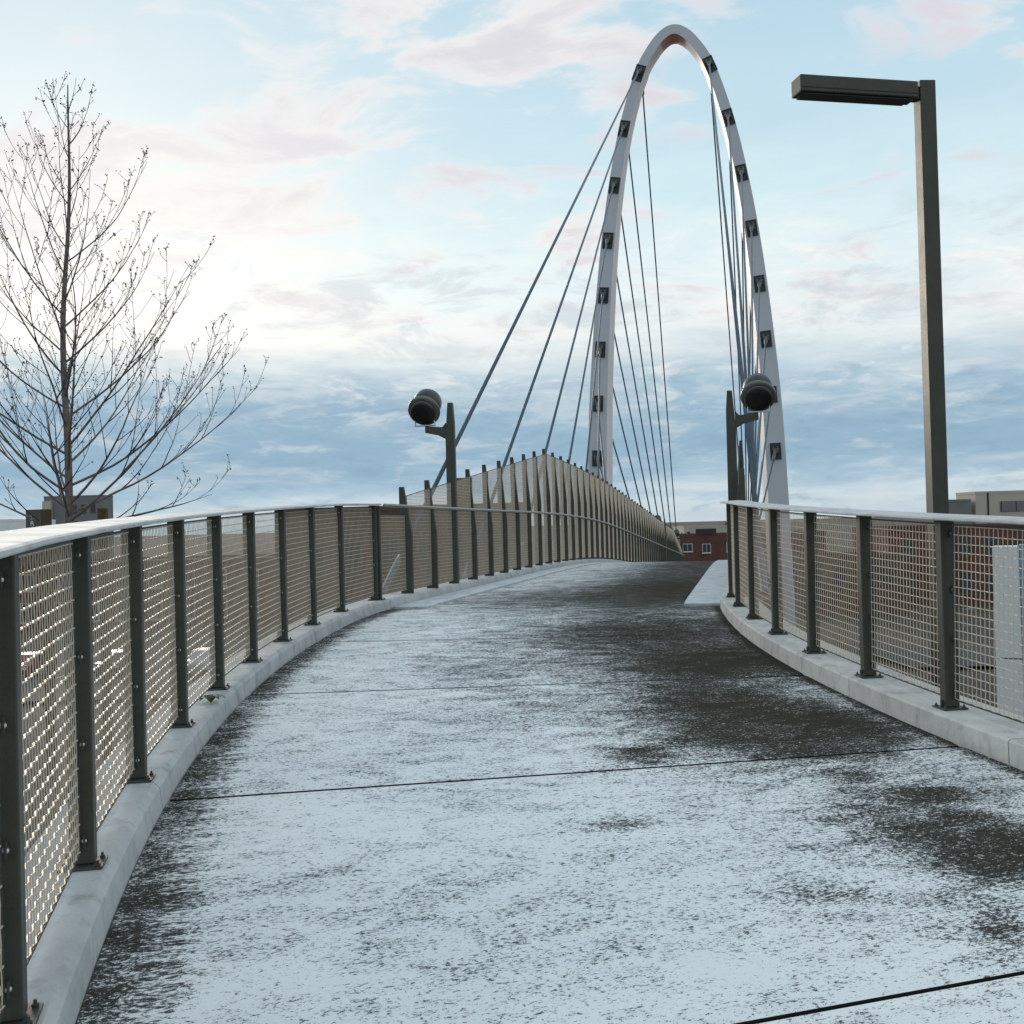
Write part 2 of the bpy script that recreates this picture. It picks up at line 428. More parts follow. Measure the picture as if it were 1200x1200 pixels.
def slab(s0, s1, d0, d1, hs, hd, top, bot, name, material, parent, gap=GAP):
    s0 += gap; s1 -= gap
    ss = steps(s0, s1, hs); dd = steps(d0, d1, hd); n = len(dd)
    m = MB(); uv = []; wt = []
    for s in ss:
        for d in dd:
            e = .006 if (s in (ss[0], ss[-1])) else 0
            m.v.append(tuple(pos(s, d, top - e))); uv.append((d, s)); wt.append(wetness(s, d))
    for i in range(len(ss) - 1):
        for j in range(n - 1): m.f.append((i * n + j, i * n + j + 1, (i + 1) * n + j + 1, (i + 1) * n + j))
    # skirt
    ring = [j for j in range(n)] + [i * n + n - 1 for i in range(1, len(ss))] + [(len(ss) - 1) * n + j for j in range(n - 2, -1, -1)] + [i * n for i in range(len(ss) - 2, 0, -1)]
    k = len(m.v)
    for r in ring:
        m.v.append((m.v[r][0], m.v[r][1], m.v[r][2] - (top - bot))); uv.append(uv[r]); wt.append(6.0)
    L = len(ring)
    for q in range(L): m.f.append((ring[(q + 1) % L], ring[q], k + q, k + (q + 1) % L))
    me = bpy.data.meshes.new(name); me.from_pydata(m.v, [], m.f)
    ul = me.uv_layers.new(name='UVMap')
    for lp in me.loops: ul.data[lp.index].uv = uv[lp.vertex_index]
    at = me.attributes.new('wet', 'FLOAT', 'POINT')
    at.data.foreach_set('value', wt)
    me.update()
    me.materials.append(material); me.materials.append(M_JOINT)
    nt = (len(ss) - 1) * (n - 1)
    for p in me.polygons: p.material_index = 0 if p.index < nt else 1
    return link(me, name, material, parent)
for i in range(len(JOINTS) - 1):
    a, b = JOINTS[i], JOINTS[i + 1]
    far = a > 12
    if a < -.8:
        slab(a, b, -2.095, 2.055, .07, .07, DECK, DECK - .085, 'slab', M_DECK, deck, .014 if i == 2 else .012 if i in (3, 4, 5) else GAP)
    else:
        slab(a, b, -1.62, 1.62, .3 if far else .1, .3 if far else .1, DECK, DECK - .085, 'slab', M_DECK, deck)
    # dark joint filler
    j = sweep([(-2.09, DECK - .02), (2.05, DECK - .02), (2.05, DECK - .084), (-2.09, DECK - .084)], [b - .006, b + .006], 'joint_filler', M_JOINT, deck)
# raised edge strips of the straight span
for side in (-1, 1):
    s = -.70
    while s < S1 - 2.2:
        pr = [(1.63, DECK + .022), (2.075, DECK + .022), (2.075, DECK - .085), (1.63, DECK - .085)]
        if side < 0: pr = [(-d, z) for d, z in pr][::-1]
        sweep(pr, steps(s + .004, s + 2.196, 1.1), 'edge_slab', M_STRIP, deck)
        s += 2.2

# kerbs
kl = empty('kerb_left', pos(-7, -2.25)); kr = empty('kerb_right', pos(-7, 2.25))
for o in (kl, kr): tag(o, kind='structure')
def unparented_sweep(prof, sl, name, material, par, bevel):
    o = sweep(prof, sl, name, material, None, bevel)
    o.parent = par; o.matrix_parent_inverse = Matrix.Translation(-Vector(par.location))
    return o
KL = [-15.2, -13.4, -10.9, -8.42, -6.02, -3.55, -1.0]
KR = [-15.2, -13.6, -11.2, -8.72, -6.8, -4.5, -2.2, -1.0]
PL_L = [(-2.10, DECK - .08), (-2.10, DECK + .01), (-2.112, -.028), (-2.138, 0), (-2.46, 0), (-2.46, DECK - .08)]
PL_R = [(2.06, DECK - .08), (2.06, -.012), (2.075, 0), (2.46, 0), (2.46, DECK - .08)][::-1]
for K, P, par, mm in ((KL, PL_L, kl, M_KERB), (KR, PL_R, kr, M_KERB_R)):
    for a, b in zip(K[:-1], K[1:]): unparented_sweep(P, steps(a + .005, b - .005, .35), 'kerb_block', mm, par, 0)
    s = -1.0
    while s < S1 - 4:
        unparented_sweep([(math.copysign(max(abs(d), 2.08), d), z) for d, z in P], steps(s + .005, s + 3.995, 2), 'kerb_block', mm, par, 0); s += 4

# ------------------------------------------------------------------ fences
def wire_mesh(name, w, z0, z1, z1b=None, crimp=True, px=.038, pz=.050, r=.0030, vr=.72):
    """woven panel in the local xz plane, centred on x; the top may slope from z1 (x<0) to z1b (x>0)"""
    z1b = z1 if z1b is None else z1b
    m = MB(); nxv = int(w / px); px = w / nxv
    top = lambda x: z1 + (z1b - z1) * (x + w / 2) / w
    A = .0042 if crimp else 0
    nzh = int((max(z1, z1b) - z0) / pz)
    for i in range(nxv + 1):
        x = -w / 2 + i * px; zt = top(x)
        if zt - z0 < .03: continue
        if crimp:
            n = int((zt - z0) / pz); pts = [(x, (.0008 if (i + k) % 2 else -.0008), z0 + k * pz) for k in range(n + 1)] + [(x, 0, zt)]
        else: pts = [(x, .0015, z0), (x, .0015, zt)]
        m.tube(pts, r * vr, 4, False)
    for k in range(nzh + 1):
        z = z0 + k * pz; x0 = -w / 2; x1 = w / 2
        if z1 != z1b:
            xi = -w / 2 + (z - z1) / (z1b - z1) * w
            if z > min(z1, z1b):
                if z1b > z1: x0 = max(x0, xi)
                else: x1 = min(x1, xi)
            if x1 - x0 < .02: continue
        if crimp:
            pts = []
            for i in range(nxv + 1):
                x = -w / 2 + i * px
                if x0 - 1e-6 <= x <= x1 + 1e-6: pts.append((x, (-A if (i + k) % 2 else A), z))
            if len(pts) < 2: continue
        else: pts = [(x0, -.0015, z), (x1, -.0015, z)]
        m.tube(pts, r * 1.1, 4, False)
    me = m.mesh(name); me.materials.append(M_WIRE); return me
def frame_mesh(name, w, z0, z1, z1b=None, t=.009, y=.006):
    z1b = z1 if z1b is None else z1b
    m = MB(); h = w / 2
    m.box(-h - t, -h, -y, y, z0, z1); m.box(h, h + t, -y, y, z0, z1b)
    m.prism([(-h - t, z0 - t), (h + t, z0 - t), (h + t, z0), (-h - t, z0)], -y, y)
    m.prism([(-h - t, z1), (h + t, z1b), (h + t, z1b + t), (-h - t, z1 + t)], -y, y)
    me = m.mesh(name); me.materials.append(M_PLATE); return me
def low_post_mesh(h):
    m = MB()
    m.box(-.031, .031, -.044, .044, .012, h)          # x along the fence, y across (towards the deck)
    me = m.mesh('post', .005, 2)
    b = MB(); b.v = [tuple(v.co) for v in me.vertices]; b.f = [tuple(p.vertices) for p in me.polygons]
    for z in (.10, h * .37, h * .63, h - .08):        # lugs holding the mesh
        for sx in (-1, 1): b.box(*sorted((sx * .031, sx * .056)), -.017, -.011, z - .022, z + .022)
    bpy.data.meshes.remove(me)
    me = b.mesh('post'); me.materials.append(M_POST); return me
def bolt_mesh():
    b = MB(); b.lathe([(.0075, -.012), (.0075, .0), (.004, .004)], 8, Matrix.Rotation(math.pi / 2, 4, 'X'))
    me = b.mesh('panel_bolt'); me.materials.append(M_BOLT); return me
BOLT = bolt_mesh()
def plate_mesh():
    b = MB(); b.box(-.065, .065, -.075, .075, 0, .010)
    for sx in (-1, 1):
        for sy in (-1, 1): b.lathe([(.010, .012), (.010, .019), (.005, .0195), (.005, .030)], 6, Matrix.Translation((sx * .048, sy * .058, -.002)))
    b.prism([(-.004, .012), (.004, .012), (.004, .05), (-.004, .05)], .044, .060)
    me = b.mesh('base_plate'); me.materials.append(M_PLATE); return me
PLATE = plate_mesh()

def place(me, name, s, d, z=0, parent=None, sx=1.0, pitch=0.0):
    o = bpy.data.objects.new(name, me); col.objects.link(o)
    # local +x along travel, local +y towards the left of travel
    M = Matrix.Translation(pos(s, d, z)) @ Matrix.Rotation(yaw(s) + math.pi / 2, 4, 'Z') @ Matrix.Rotation(-pitch, 4, 'Y') @ Matrix.Diagonal((sx, 1, 1, 1))
    if parent is not None:
        o.parent = parent; M = parent_inv(parent) @ M
    o.matrix_basis = M
    return o
def parent_inv(p):
    M = p.matrix_basis.copy()
    q = p.parent
    while q is not None: M = q.matrix_basis @ M; q = q.parent
    return M.inverted()
def adopt(o, p):
    o.matrix_basis = parent_inv(p) @ o.matrix_basis; o.parent = p; return o
def child(me, name, par):
    o = bpy.data.objects.new(name, me); col.objects.link(o); o.parent = par; return o

def low_fence(d, h, angs, w, label, side):
    ss = [RC * (R(a) - TH) for a in angs]
    root = empty('mesh_fence', pos(ss[len(ss) // 2], d), 0, label, 'fence')
    pm, wm, fm = low_post_mesh(h), wire_mesh('mesh_panel', w, .065, h - .03), frame_mesh('panel_frame', w, .065, h - .03)
    for i, s in enumerate(ss):
        p = place(pm, 'post', s, d, 0, root)
        child(PLATE, 'base_plate', p)
        for z in (.10, h * .37, h * .63, h - .08):
            for sx in (-1, 1): child(BOLT, 'panel_bolt', p).location = (sx * .046, -.018, z)
        if i < len(ss) - 1:
            s2 = ss[i + 1]; mid = (s + s2) / 2; chord = (pos(s2, d) - pos(s, d)).length
            c = (pos(s, d) + pos(s2, d)) / 2; pit = math.atan2(zk(s2) - zk(s), chord)
            q = place(wm, 'mesh_panel', mid, d, 0, root, (chord - .105) / w, pit)
            dl = c - pos(mid, d); q.matrix_basis = Matrix.Translation(dl) @ q.matrix_basis
            child(fm, 'panel_frame', q)
            # flat cap over the bay
            if side < 0: cp = [(d + .118, h + .008), (d + .118, h + .018), (d + .110, h + .023), (d - .095, h + .030), (d - .105, h + .022), (d - .105, h + .004), (d - .09, h + .002), (d + .110, h + .002)]
            else: cp = [(d - .118, h + .008), (d - .110, h + .002), (d + .09, h + .002), (d + .105, h + .004), (d + .105, h + .022), (d + .095, h + .030), (d - .110, h + .023), (d - .118, h + .018)]
            adopt(sweep(cp, [s + .0012, s2 - .0012], 'cap_rail', M_CAP), root)
    return root, ss
DL = -2.225; DR = 2.2
HL, HR = 1.2, 1.1
fl, ssL = low_fence(DL, HL, [6.7 - 2.79 * k for k in range(10, -1, -1)] + [10.08], 1.03,
                    'low fence of dark posts and woven wire with white cap, beside the leafless tree', -1)
fr_, ssR = low_fence(DR, HR, [.26 + 3.04 * (k - 3) for k in range(-3, 7)], .90,
                     'low curved fence of dark posts and woven wire in front of the box-headed lamp post', 1)

def tall_post_mesh(H):
    m = MB()
    m.prism([(-.085, 0), (.085, 0), (.085, max(.9, H - 1.15) if H > 2 else .85), (-.02, H), (-.085, H)], -.028, .028, Matrix.Rotation(math.pi / 2, 4, 'Z') @ Matrix.Identity(4))
    me = m.mesh('post', .004, 1); me.materials.append(M_POST); return me
TSP = 1.18; NB = 57; RAIL_H = 1.2
def tall_h(k): return 1.48 + .142 * k if k < 9 else (2.76 if k <= NB - 9 else 2.76 - .142 * (k - NB + 9))
FLOOD_K = (2, 41, 56)
pm_cache = {}; up_cache = {}
low_c = wire_mesh('mesh_panel', TSP - .075, .05, RAIL_H - .02, None, True, vr=.85)
low_s = wire_mesh('mesh_panel', TSP - .075, .05, RAIL_H - .02, None, False, vr=.95)
low_f = frame_mesh('panel_frame', TSP - .075, .05, RAIL_H - .02)
def tall_fence(d, label, mirror):
    root = empty('tall_mesh_fence', pos(30, d), 0, label, 'fence')
    sgn = 1 if d < 0 else -1           # direction of the deck
    for k in range(NB + 1):
        s = .25 + TSP * k; H = round(tall_h(k), 3)
        if k not in FLOOD_K:
            if H not in pm_cache: pm_cache[H] = tall_post_mesh(H)
            p = place(pm_cache[H], 'post', s, d, 0, root)
            # profile's slanted edge faces the deck
            p.matrix_basis = p.matrix_basis @ Matrix.Rotation(math.pi if sgn > 0 else 0, 4, 'Z')
            if k < 14: child(PLATE, 'base_plate', p)
        if k < NB:
            mid = s + TSP / 2; pit = math.atan2(zk(s + TSP) - zk(s), TSP)
            q = place(low_c if k < 10 and d < 0 else low_s, 'mesh_panel', mid, d, 0, root, 1, pit)
            if k < 10: child(low_f, 'panel_frame', q)
            key = (round(tall_h(k), 3), round(tall_h(k + 1), 3))
            if key not in up_cache:
                z1, z2 = key[0] - .13, key[1] - .13
                up_cache[key] = (wire_mesh('upper_mesh', TSP - .075, RAIL_H + .01, z1, z2, False, vr=1.05), frame_mesh('panel_frame', TSP - .075, RAIL_H + .01, z1, z2))
            q = place(up_cache[key][0], 'upper_mesh', mid, d, 0, root, 1, pit)
            if k < 30: child(up_cache[key][1], 'panel_frame', q)
    # hand rail on the deck side
    dd = d + sgn * .115; RH = RAIL_H if d < 0 else HR
    oc = [(dd + .024 * math.cos(a * math.pi / 4), RH + .024 * math.sin(a * math.pi / 4)) for a in range(8)]
    if True: adopt(sweep(oc, ([-.9] if d < 0 else [.9]) + steps(.25, .25 + TSP * NB, TSP), 'handrail', M_RAIL, smooth=True), root)
    # mesh bay joining the low fence
    s0 = ssL[-1] if d < 0 else ssR[-1]
    w = (pos(.25, d) - pos(s0, d)).length - .11
    q = place(wire_mesh('mesh_panel', w, .05, RAIL_H - .12, None, True), 'mesh_panel', (s0 + .25) / 2, d, 0, root)
    q2 = place(low_post_mesh(HL if d < 0 else HR), 'post', s0 + .068, d, 0, root)
    child(PLATE, 'base_plate', q2)
    return root
tfl = tall_fence(-2.2, 'tall fence of tapering fins and wire mesh beside the stay cables and brick house', False)
tfr = tall_fence(2.33, 'tall fence of tapering fins seen end-on beyond the pale edge strip', True)

# ------------------------------------------------------------------ floodlights on posts
def flood_meshes():
    m = MB(); m.prism([(-.078, 0), (.078, 0), (.075, 2.35), (.03, 2.92), (-.048, 2.92), (-.07, 2.6)], -.045, .045)
    pole = m.mesh('pole', .006, 1); pole.materials.append(M_POST)
    m = MB(); m.prism([(.068, 2.33), (.068, 2.60), (.13, 2.53), (.42, 2.56), (.42, 2.45), (.20, 2.40)], -.03, .03)
    arm = m.mesh('arm', .004, 1); arm.materials.append(M_POST)
    m = MB(); m.box(.25, .60, -.05, .05, 2.562, 2.574)
    for x in (.262, .588): m.box(x - .005, x + .005, -.02, .02, 2.574, 2.87)
    m.tube([(.42, .02, 2.575), (.45, .03, 2.62), (.40, .05, 2.66), (.43, .05, 2.72)], .007, 5)
    yoke = m.mesh('yoke', 0); yoke.materials.append(M_BOLT)
    T = Matrix.Translation((.425, 0, 2.84)) @ Matrix.Rotation(R(-54), 4, 'X')      # axis tips away and up
    def lat(prof, n, name, mm):
        b = MB(); b.lathe(prof, n, T); me = b.mesh(name); me.materials.append(mm)
        for p in me.polygons: p.use_smooth = len(p.vertices) == 4
        return me
    barrel = lat([(.205, -.02), (.232, -.02), (.232, .20), (.222, .28), (.190, .31), (.185, .30)], 32, 'barrel', M_LAMP)
    ring = lat([(.20, -.085), (.258, -.085), (.268, -.06), (.268, -.035), (.258, -.02), (.20, -.02)], 32, 'rim_ring', M_RING)
    back = lat([(.08, -.165), (.188, -.165), (.2, -.15), (.2, -.0855)], 32, 'back_cover', M_LAMPD)
    hoop = lat([(.190, -.125), (.208, -.125), (.208, -.105), (.190, -.105)], 32, 'back_hoop', M_RING)
    return [('pole', pole), ('arm', arm), ('yoke', yoke), ('barrel', barrel), ('rim_ring', ring), ('back_cover', back), ('back_hoop', hoop)]
FM = flood_meshes()
flood_txt = {
    (-1, 0): 'dark floodlight on post above the tall fence, next to the longest stay cable',
    (1, 0): 'dark floodlight on post at the end of the low curved fence',
    (-1, 1): 'small floodlight peeping over the far stretch of the tall fence',
    (1, 1): 'small floodlight on fence post, upper of two beyond the big floodlight',
    (-1, 2): 'smallest floodlight peeping over the farthest stretch of the tall fence',
    (1, 2): 'smallest floodlight, lower of two beyond the big floodlight'}
for side in (-1, 1):
    for i, k in enumerate(FLOOD_K):
        s = .25 + TSP * k + (.0 if side < 0 else .35 if i == 0 else 0)
        p = pos(s, side * (2.2 if side < 0 else 2.33 if i else 2.235))
        # local x points away from the deck, local y along the bridge
        o = empty('floodlight_post', p, -TH, flood_txt[(side, i)], 'floodlight', 'floodlights along the bridge')
        o.rotation_euler = (0, 0, -TH)
        for nm, me in FM:
            c = child(me, nm, o)
            if side < 0: c.scale = (-1, 1, 1)

# ------------------------------------------------------------------ arch and stay cables
SA = 34.5; ACD = -.10
AO = O0 + AX * SA + RT * ACD
HALF = [(4.28, -9.0), (4.22, -4), (4.12, 0.5), (4.0, 4.45), (3.9, 6.95), (3.73, 9.46), (3.52, 11.97), (3.25, 14.5), (2.88, 17.05), (2.37, 19.64), (1.6, 22.17), (.95, 23.30), (.45, 23.83), (0, 24.0)]
ctrl = [(-x, z) for x, z in HALF] + [(x, z) for x, z in HALF[::-1][1:]]
def catmull(P, n):
    o = []
    for i in range(len(P) - 1):
        p0, p1, p2, p3 = P[max(i - 1, 0)], P[i], P[i + 1], P[min(i + 2, len(P) - 1)]
        for j in range(n):
            t = j / n
            o.append(tuple(.5 * ((2 * p1[c]) + (-p0[c] + p2[c]) * t + (2 * p0[c] - 5 * p1[c] + 4 * p2[c] - p3[c]) * t * t + (-p0[c] + 3 * p1[c] - 3 * p2[c] + p3[c]) * t ** 3) for c in (0, 1)))
    o.append(P[-1]); return o
curve = catmull(ctrl, 8)
for it in range(3): curve = [curve[0]] + [tuple((curve[i - 1][c] + 2 * curve[i][c] + curve[i + 1][c]) / 4 for c in (0, 1)) for i in range(1, len(curve) - 1)] + [curve[-1]]
def arch_pt(x, z, a): return AO + RT * x + AX * a + Vector((0, 0, z))
def arch_dim(z):
    t = sm(z, 2, 24); return .88 + (.44 - .88) * t, 1.45 + (1.05 - 1.45) * t
def arch_sections():
    out = []
    for i, (x, z) in enumerate(curve):
        a = curve[max(i - 1, 0)]; b = curve[min(i + 1, len(curve) - 1)]
        t = Vector((b[0] - a[0], b[1] - a[1])).normalized(); n = Vector((-t.y, t.x))     # outward (left side first)
        w, D = arch_dim(z)
        out.append((Vector((x, z)), n, w, D))
    return out
secs = arch_sections()
arch = empty('bridge_arch', arch_pt(0, -8, 0), -TH, 'tall white pointed steel arch with stay cables, rising over the bridge', 'arch')
def strip(cols, name, material, close=False, rng=None):
    m = MB(); L = secs if rng is None else secs[rng[0]:rng[1]]
    k = len(cols)
    for c, n, w, D in L:
        for (fn, fa) in cols:
            q = c + n * fn * w; m.v.append(tuple(arch_pt(q.x, q.y, fa * D)))
    for i in range(len(L) - 1):
        for j in range(k if close else k - 1):
            a = i * k + j; b = i * k + (j + 1) % k; m.f.append((a, b, b + k, a + k))
    if close: m.f.append(tuple(range(k))[::-1]); m.f.append(tuple((len(L) - 1) * k + j for j in range(k)))
    o = m.build(name, material); return adopt(o, arch)
strip([(.5, -.48), (.47, -.5), (-.5, -.5), (-.5, .5), (.47, .5), (.5, .48)], 'rib', M_ARCH, True)
NC = len(secs); c0 = NC // 2
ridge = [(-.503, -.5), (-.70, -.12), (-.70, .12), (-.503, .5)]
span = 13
strip(ridge, 'inner_face', M_INNER, True, (0, c0 - span + 1))
strip(ridge, 'inner_face', M_INNER, True, (c0 + span, NC))
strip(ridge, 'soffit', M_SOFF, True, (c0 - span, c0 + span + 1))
PZ = [22.17, 19.64, 17.05, 14.5, 11.97, 9.46, 6.95, 4.45]
def arch_at(z, side):
    best = min((i for i, (c, n, w, D) in enumerate(secs) if (c.x < 0) == (side < 0)), key=lambda i: abs(secs[i][0].y - z))
    return secs[best]
def plate_parts(big):
    m = MB(); m.box(-.235, .235, -.03, 0, -.37, .37)
    for sx in (-1, 1): m.box(*sorted((sx * .235, sx * .205)), -.055, -.031, -.37, .37)
    for z in (-.37, .335): m.box(-.204, .204, -.055, -.031, z, z + .035)
    pm = m.mesh('anchor_plate'); pm.materials.append(M_DARK)
    m = MB()
    for sx in (-1, 1): m.prism([(sx * .09 - .025, .20), (sx * .09 + .025, .20), (sx * .09 + .025, -.10), (sx * .09 - .025, -.10)], -.26, -.031)
    m.lathe([(.06, -.14), (.06, .14)], 12, Matrix.Translation((0, -.19, .06)) @ Matrix.Rotation(math.pi / 2, 4, 'Y'))
    lm = m.mesh('lug'); lm.materials.append(M_SOCK)
    return pm, lm
PLM, LUG = plate_parts(True)
ORD = ['topmost', 'second', 'third', 'fourth', 'fifth', 'sixth', 'seventh', 'lowest']
LEG = {-1: 'leg behind the tall fence', 1: 'leg behind the low curved fence'}
for side in (-1, 1):
    for i, z in enumerate(PZ):
        c, n, w, D = arch_at(z, side)
        tang = Vector((n.y, -n.x)) if side < 0 else Vector((-n.y, n.x))
        tilt = math.atan2(tang.x, tang.y)
        for fb in (-1, 1):
            P = arch_pt(c.x, c.y, fb * D / 2)
            M = Matrix.Translation(P) @ Matrix.Rotation(-TH, 4, 'Z') @ Matrix.Rotation(tilt, 4, 'Y') @ Matrix.Rotation(0 if fb < 0 else math.pi, 4, 'Z')
            pl_ = bpy.data.objects.new('anchor_plate', PLM); col.objects.link(pl_); pl_.matrix_basis = M; adopt(pl_, arch)
            child(LUG, 'lug', pl_)
            start = M @ Vector((0, -.19, .06))
            s_a = SA + fb * (SA - (.3 + 4.4 * i))
            end = pos(s_a, side * 2.62, -.05)
            dr = (start - end).normalized()
            far = 'on the near side' if fb < 0 else 'on the far side'
            root = empty('stay_cable', end, 0, f'{ORD[i]} stay cable {"before" if fb < 0 else "behind"} the arch, {LEG[side]}', 'cable', 'stay cables of the arch')
            m = MB(); m.tube([(0, 0, 0), tuple(start - end)], .037, 8)
            adopt(m.build('strand', M_CABLE, smooth=True), root).matrix_basis = Matrix.Identity(4)
            m = MB(); a = start - end
            m.tube([tuple(a - dr * .05), tuple(a - dr * .55), tuple(a - dr * .62)], [.075, .075, .04], 8)
            q = m.build('socket', M_SOCK); q.parent = root
            m = MB(); m.tube([(0, 0, 0), tuple(dr * .9), tuple(dr * 1.0)], [.05, .05, .038], 8)
            q = m.build('sleeve', M_CABLE); q.parent = root
# brackets carrying the cable ends on the deck edge
for side in (-1, 1):
    for i in range(8):
        for fb in (-1, 1):
            s_a = SA + fb * (SA - (.3 + 4.4 * i))
            pr = [(2.49, -.16), (2.80, -.10), (2.80, -.22), (2.49, -.55)]
            if side < 0: pr = [(-d, z) for d, z in pr][::-1]
            o = sweep(pr, [s_a - .09, s_a + .09], 'cable_bracket', M_POST, deck)

# ------------------------------------------------------------------ lamp post with box head
LX, LY = 4.155, 10.0
gz = ground_z(LX, LY)
lp = empty('lamp_post', (LX, LY, gz - .05), R(3), 'dark square lamp post with long box head beyond the low curved fence', 'lamp post')
def lpz(z): return z - (gz - .05)
m = MB(); m.box(-.078, .078, -.078, .078, 0, lpz(5.6800)); m.build('pole', M_POST, lp, .008, seg=2)
m = MB(); m.box(-1.36, -.13, -.10, .10, lpz(5.4900), lpz(5.6500)); m.build('lamp_head', M_POST, lp, .01, seg=2)
m = MB(); m.box(-1.35, -.14, -.105, -.1005, lpz(5.5250), lpz(5.5350)); m.build('head_seam', M_LAMPD, lp)
m = MB(); m.box(-.13, -.078, -.05, .05, lpz(5.5000), lpz(5.6200)); m.build('head_bracket', M_LAMPD, lp)
m = MB(); m.box(-1.32, -.20, -.08, .08, lpz(5.4730), lpz(5.4795)); m.build('diffuser', M_LAMPD, lp)
m = MB(); m.box(-.20, .20, -.20, .20, .0, .08); m.build('base_plate', M_PLATE, lp, .006)
for c in lp.children:
    if c.name.startswith(('lamp_head', 'head_', 'diffuser')): c.rotation_euler = (0, 0, R(8))

# ------------------------------------------------------------------ leafless tree
TX, TY = -4.66, 11.0
tz = ground_z(TX, TY)
tree = empty('young_tree', (TX, TY, tz - .05), 0, 'leafless young tree with slender upswept branches held between two timber stakes', 'tree')
rng = random.Random(21)
HB = 1.62 - tz                                      # height of the lowest fork above the ground
HT = HB + 4.76
def trunk_pt(t):                                    # t from 0 at the ground to 1 at the tip
    z = t * HT
    return Vector((-.015 - .11 * math.sin(t * 2.6) + .07 * t * t + .02 * math.sin(t * 17), .03 * math.sin(t * 9), z))
def trunk_r(t): return .054 * (1 - t) ** .85 + .006
m = MB(); ts = [i / 44 for i in range(45)]
m.tube([trunk_pt(t) for t in ts], [trunk_r(t) for t in ts], 9)
m.build('trunk', M_BARK, tree, smooth=True)
limb = MB(); twig = MB()
def bud(p, r):
    a = r * rng.uniform(.8, 1.5)
    o = Vector((rng.uniform(-1, 1), rng.uniform(-1, 1), rng.uniform(.2, 1))).normalized()
    x = o.orthogonal().normalized() * a * .55; y = o.cross(x).normalized() * a * .55
    c = Vector(p) + o * a * .6
    twig.add([c - o * a, c + x, c + y, c - x, c - y, c + o * a], [(0, 2, 1), (0, 3, 2), (0, 4, 3), (0, 1, 4), (5, 1, 2), (5, 2, 3), (5, 3, 4), (5, 4, 1)])
def grow(p, dr, L, r0, lev, up):
    n = {0: 14, 1: 9, 2: 6, 3: 4}[lev]
    pts = [Vector(p)]; d = dr.normalized(); st = L / n; rr = [r0]
    for i in range(n):
        jit = Vector((rng.gauss(0, 1), rng.gauss(0, 1), rng.gauss(0, 1))) * (.032 if lev < 2 else .05)
        d = (d + Vector((0, 0, up * st / max(L, .3))) + jit).normalized()
        pts.append(pts[-1] + d * st); rr.append(max(r0 * (1 - (i + 1) / n) ** .8, .0022))
    (limb if lev == 0 else twig).tube(pts, rr, 6 if lev == 0 else (4 if lev == 1 else 3), False)
    def at(t):
        f = t * n; i = min(int(f), n - 1); return pts[i].lerp(pts[i + 1], f - i), (pts[i + 1] - pts[i]).normalized(), rr[i]
    if lev < 2:
        cnt = max(1, int(L * (3.0 if lev == 0 else 2.9) + rng.random()))
        for k in range(cnt):
            t = (.22 if lev == 0 else .3) + (.74 if lev == 0 else .66) * (k + rng.random() * .6) / cnt
            q, dd, r = at(min(t, .97))
            sdv = dd.cross(Vector((0, 0, 1)))
            sdv = sdv.normalized() if sdv.length > .05 else Vector((1, 0, 0))
            sgn = 1 if (k % 2) else -1
            nd = (dd * rng.uniform(.75, 1.0) + sdv * sgn * rng.uniform(.45, .85) + Vector((0, 0, rng.uniform(-.05, .35)))).normalized()
            ln = L * (1 - t * .62) * rng.uniform(.38, .66) if lev == 0 else L * (1 - t * .5) * rng.uniform(.25, .5)
            grow(q, nd, max(ln, .08), max(r * .62, .003), lev + 1, .75 if lev == 0 else .5)
    if lev >= 1:
        k = .15
        while k < 1:
            q, dd, r = at(k); bud(q, .0055)
            k += rng.uniform(.035, .06) / max(L, .1)
        for _ in range(4 if lev == 1 else 2): bud(pts[-1] + Vector((rng.gauss(0, .01), rng.gauss(0, .01), rng.gauss(0, .012))), .010)
        if lev == 1:
            for _ in range(2):
                grow(pts[-1 - rng.randrange(2)], (d + Vector((rng.gauss(0, .6), rng.gauss(0, .6), rng.uniform(0, .4)))).normalized(), rng.uniform(.06, .14), .003, 3, .3)
NBR = 40
tb = HB / HT
for i in range(NBR):
    u = (i / (NBR - 1)) ** 1.55
    t = tb + .005 + (1 - tb) * .93 * u
    az = i * 2.399 + rng.uniform(-.3, .3)
    el0 = R(26 + 26 * u + rng.uniform(-8, 8))
    L = (2.15 * (1 - u) ** .75 + .38) * rng.uniform(.8, 1.12)
    dr = Vector((math.cos(az) * math.cos(el0), math.sin(az) * math.cos(el0), math.sin(el0)))
    grow(trunk_pt(t), dr, L, max(trunk_r(t) * .37, .0055), 0, .62 + .5 * u)
# two low, flat branches
grow(trunk_pt(tb - .004), Vector((1, -.25, .02)), 1.75, .020, 0, .36)
grow(trunk_pt(tb - .010), Vector((-1, .2, .30)), 1.6, .018, 0, .30)
limb.build('limbs', M_BARK, tree, smooth=True)
tag(twig.build('crown', M_TWIG, tree), kind='stuff')
for x, nm, px_ in ((-.30, 'timber tree stake on the side away from the fence', 0), (.245, 'timber tree stake on the fence side of the young tree', 1)):
    o = empty('tree_stake', (TX + x, TY + (.05 if px_ else -.1), ground_z(TX + x, TY) - .05), R(8), nm, 'stake', 'stakes holding the young tree')
    m = MB(); m.box(-.045, .045, -.045, .045, 0, 1.80 - tz); m.build('shaft', M_STAKE, o, .005)
    m = MB(); m.tube([(0, -.05, 1.25 - tz), (-x * .5, -.075, 1.24 - tz), (-x, -.07, 1.25 - tz)], .012, 5); m.build('tie_strap', M_STRAP, o)

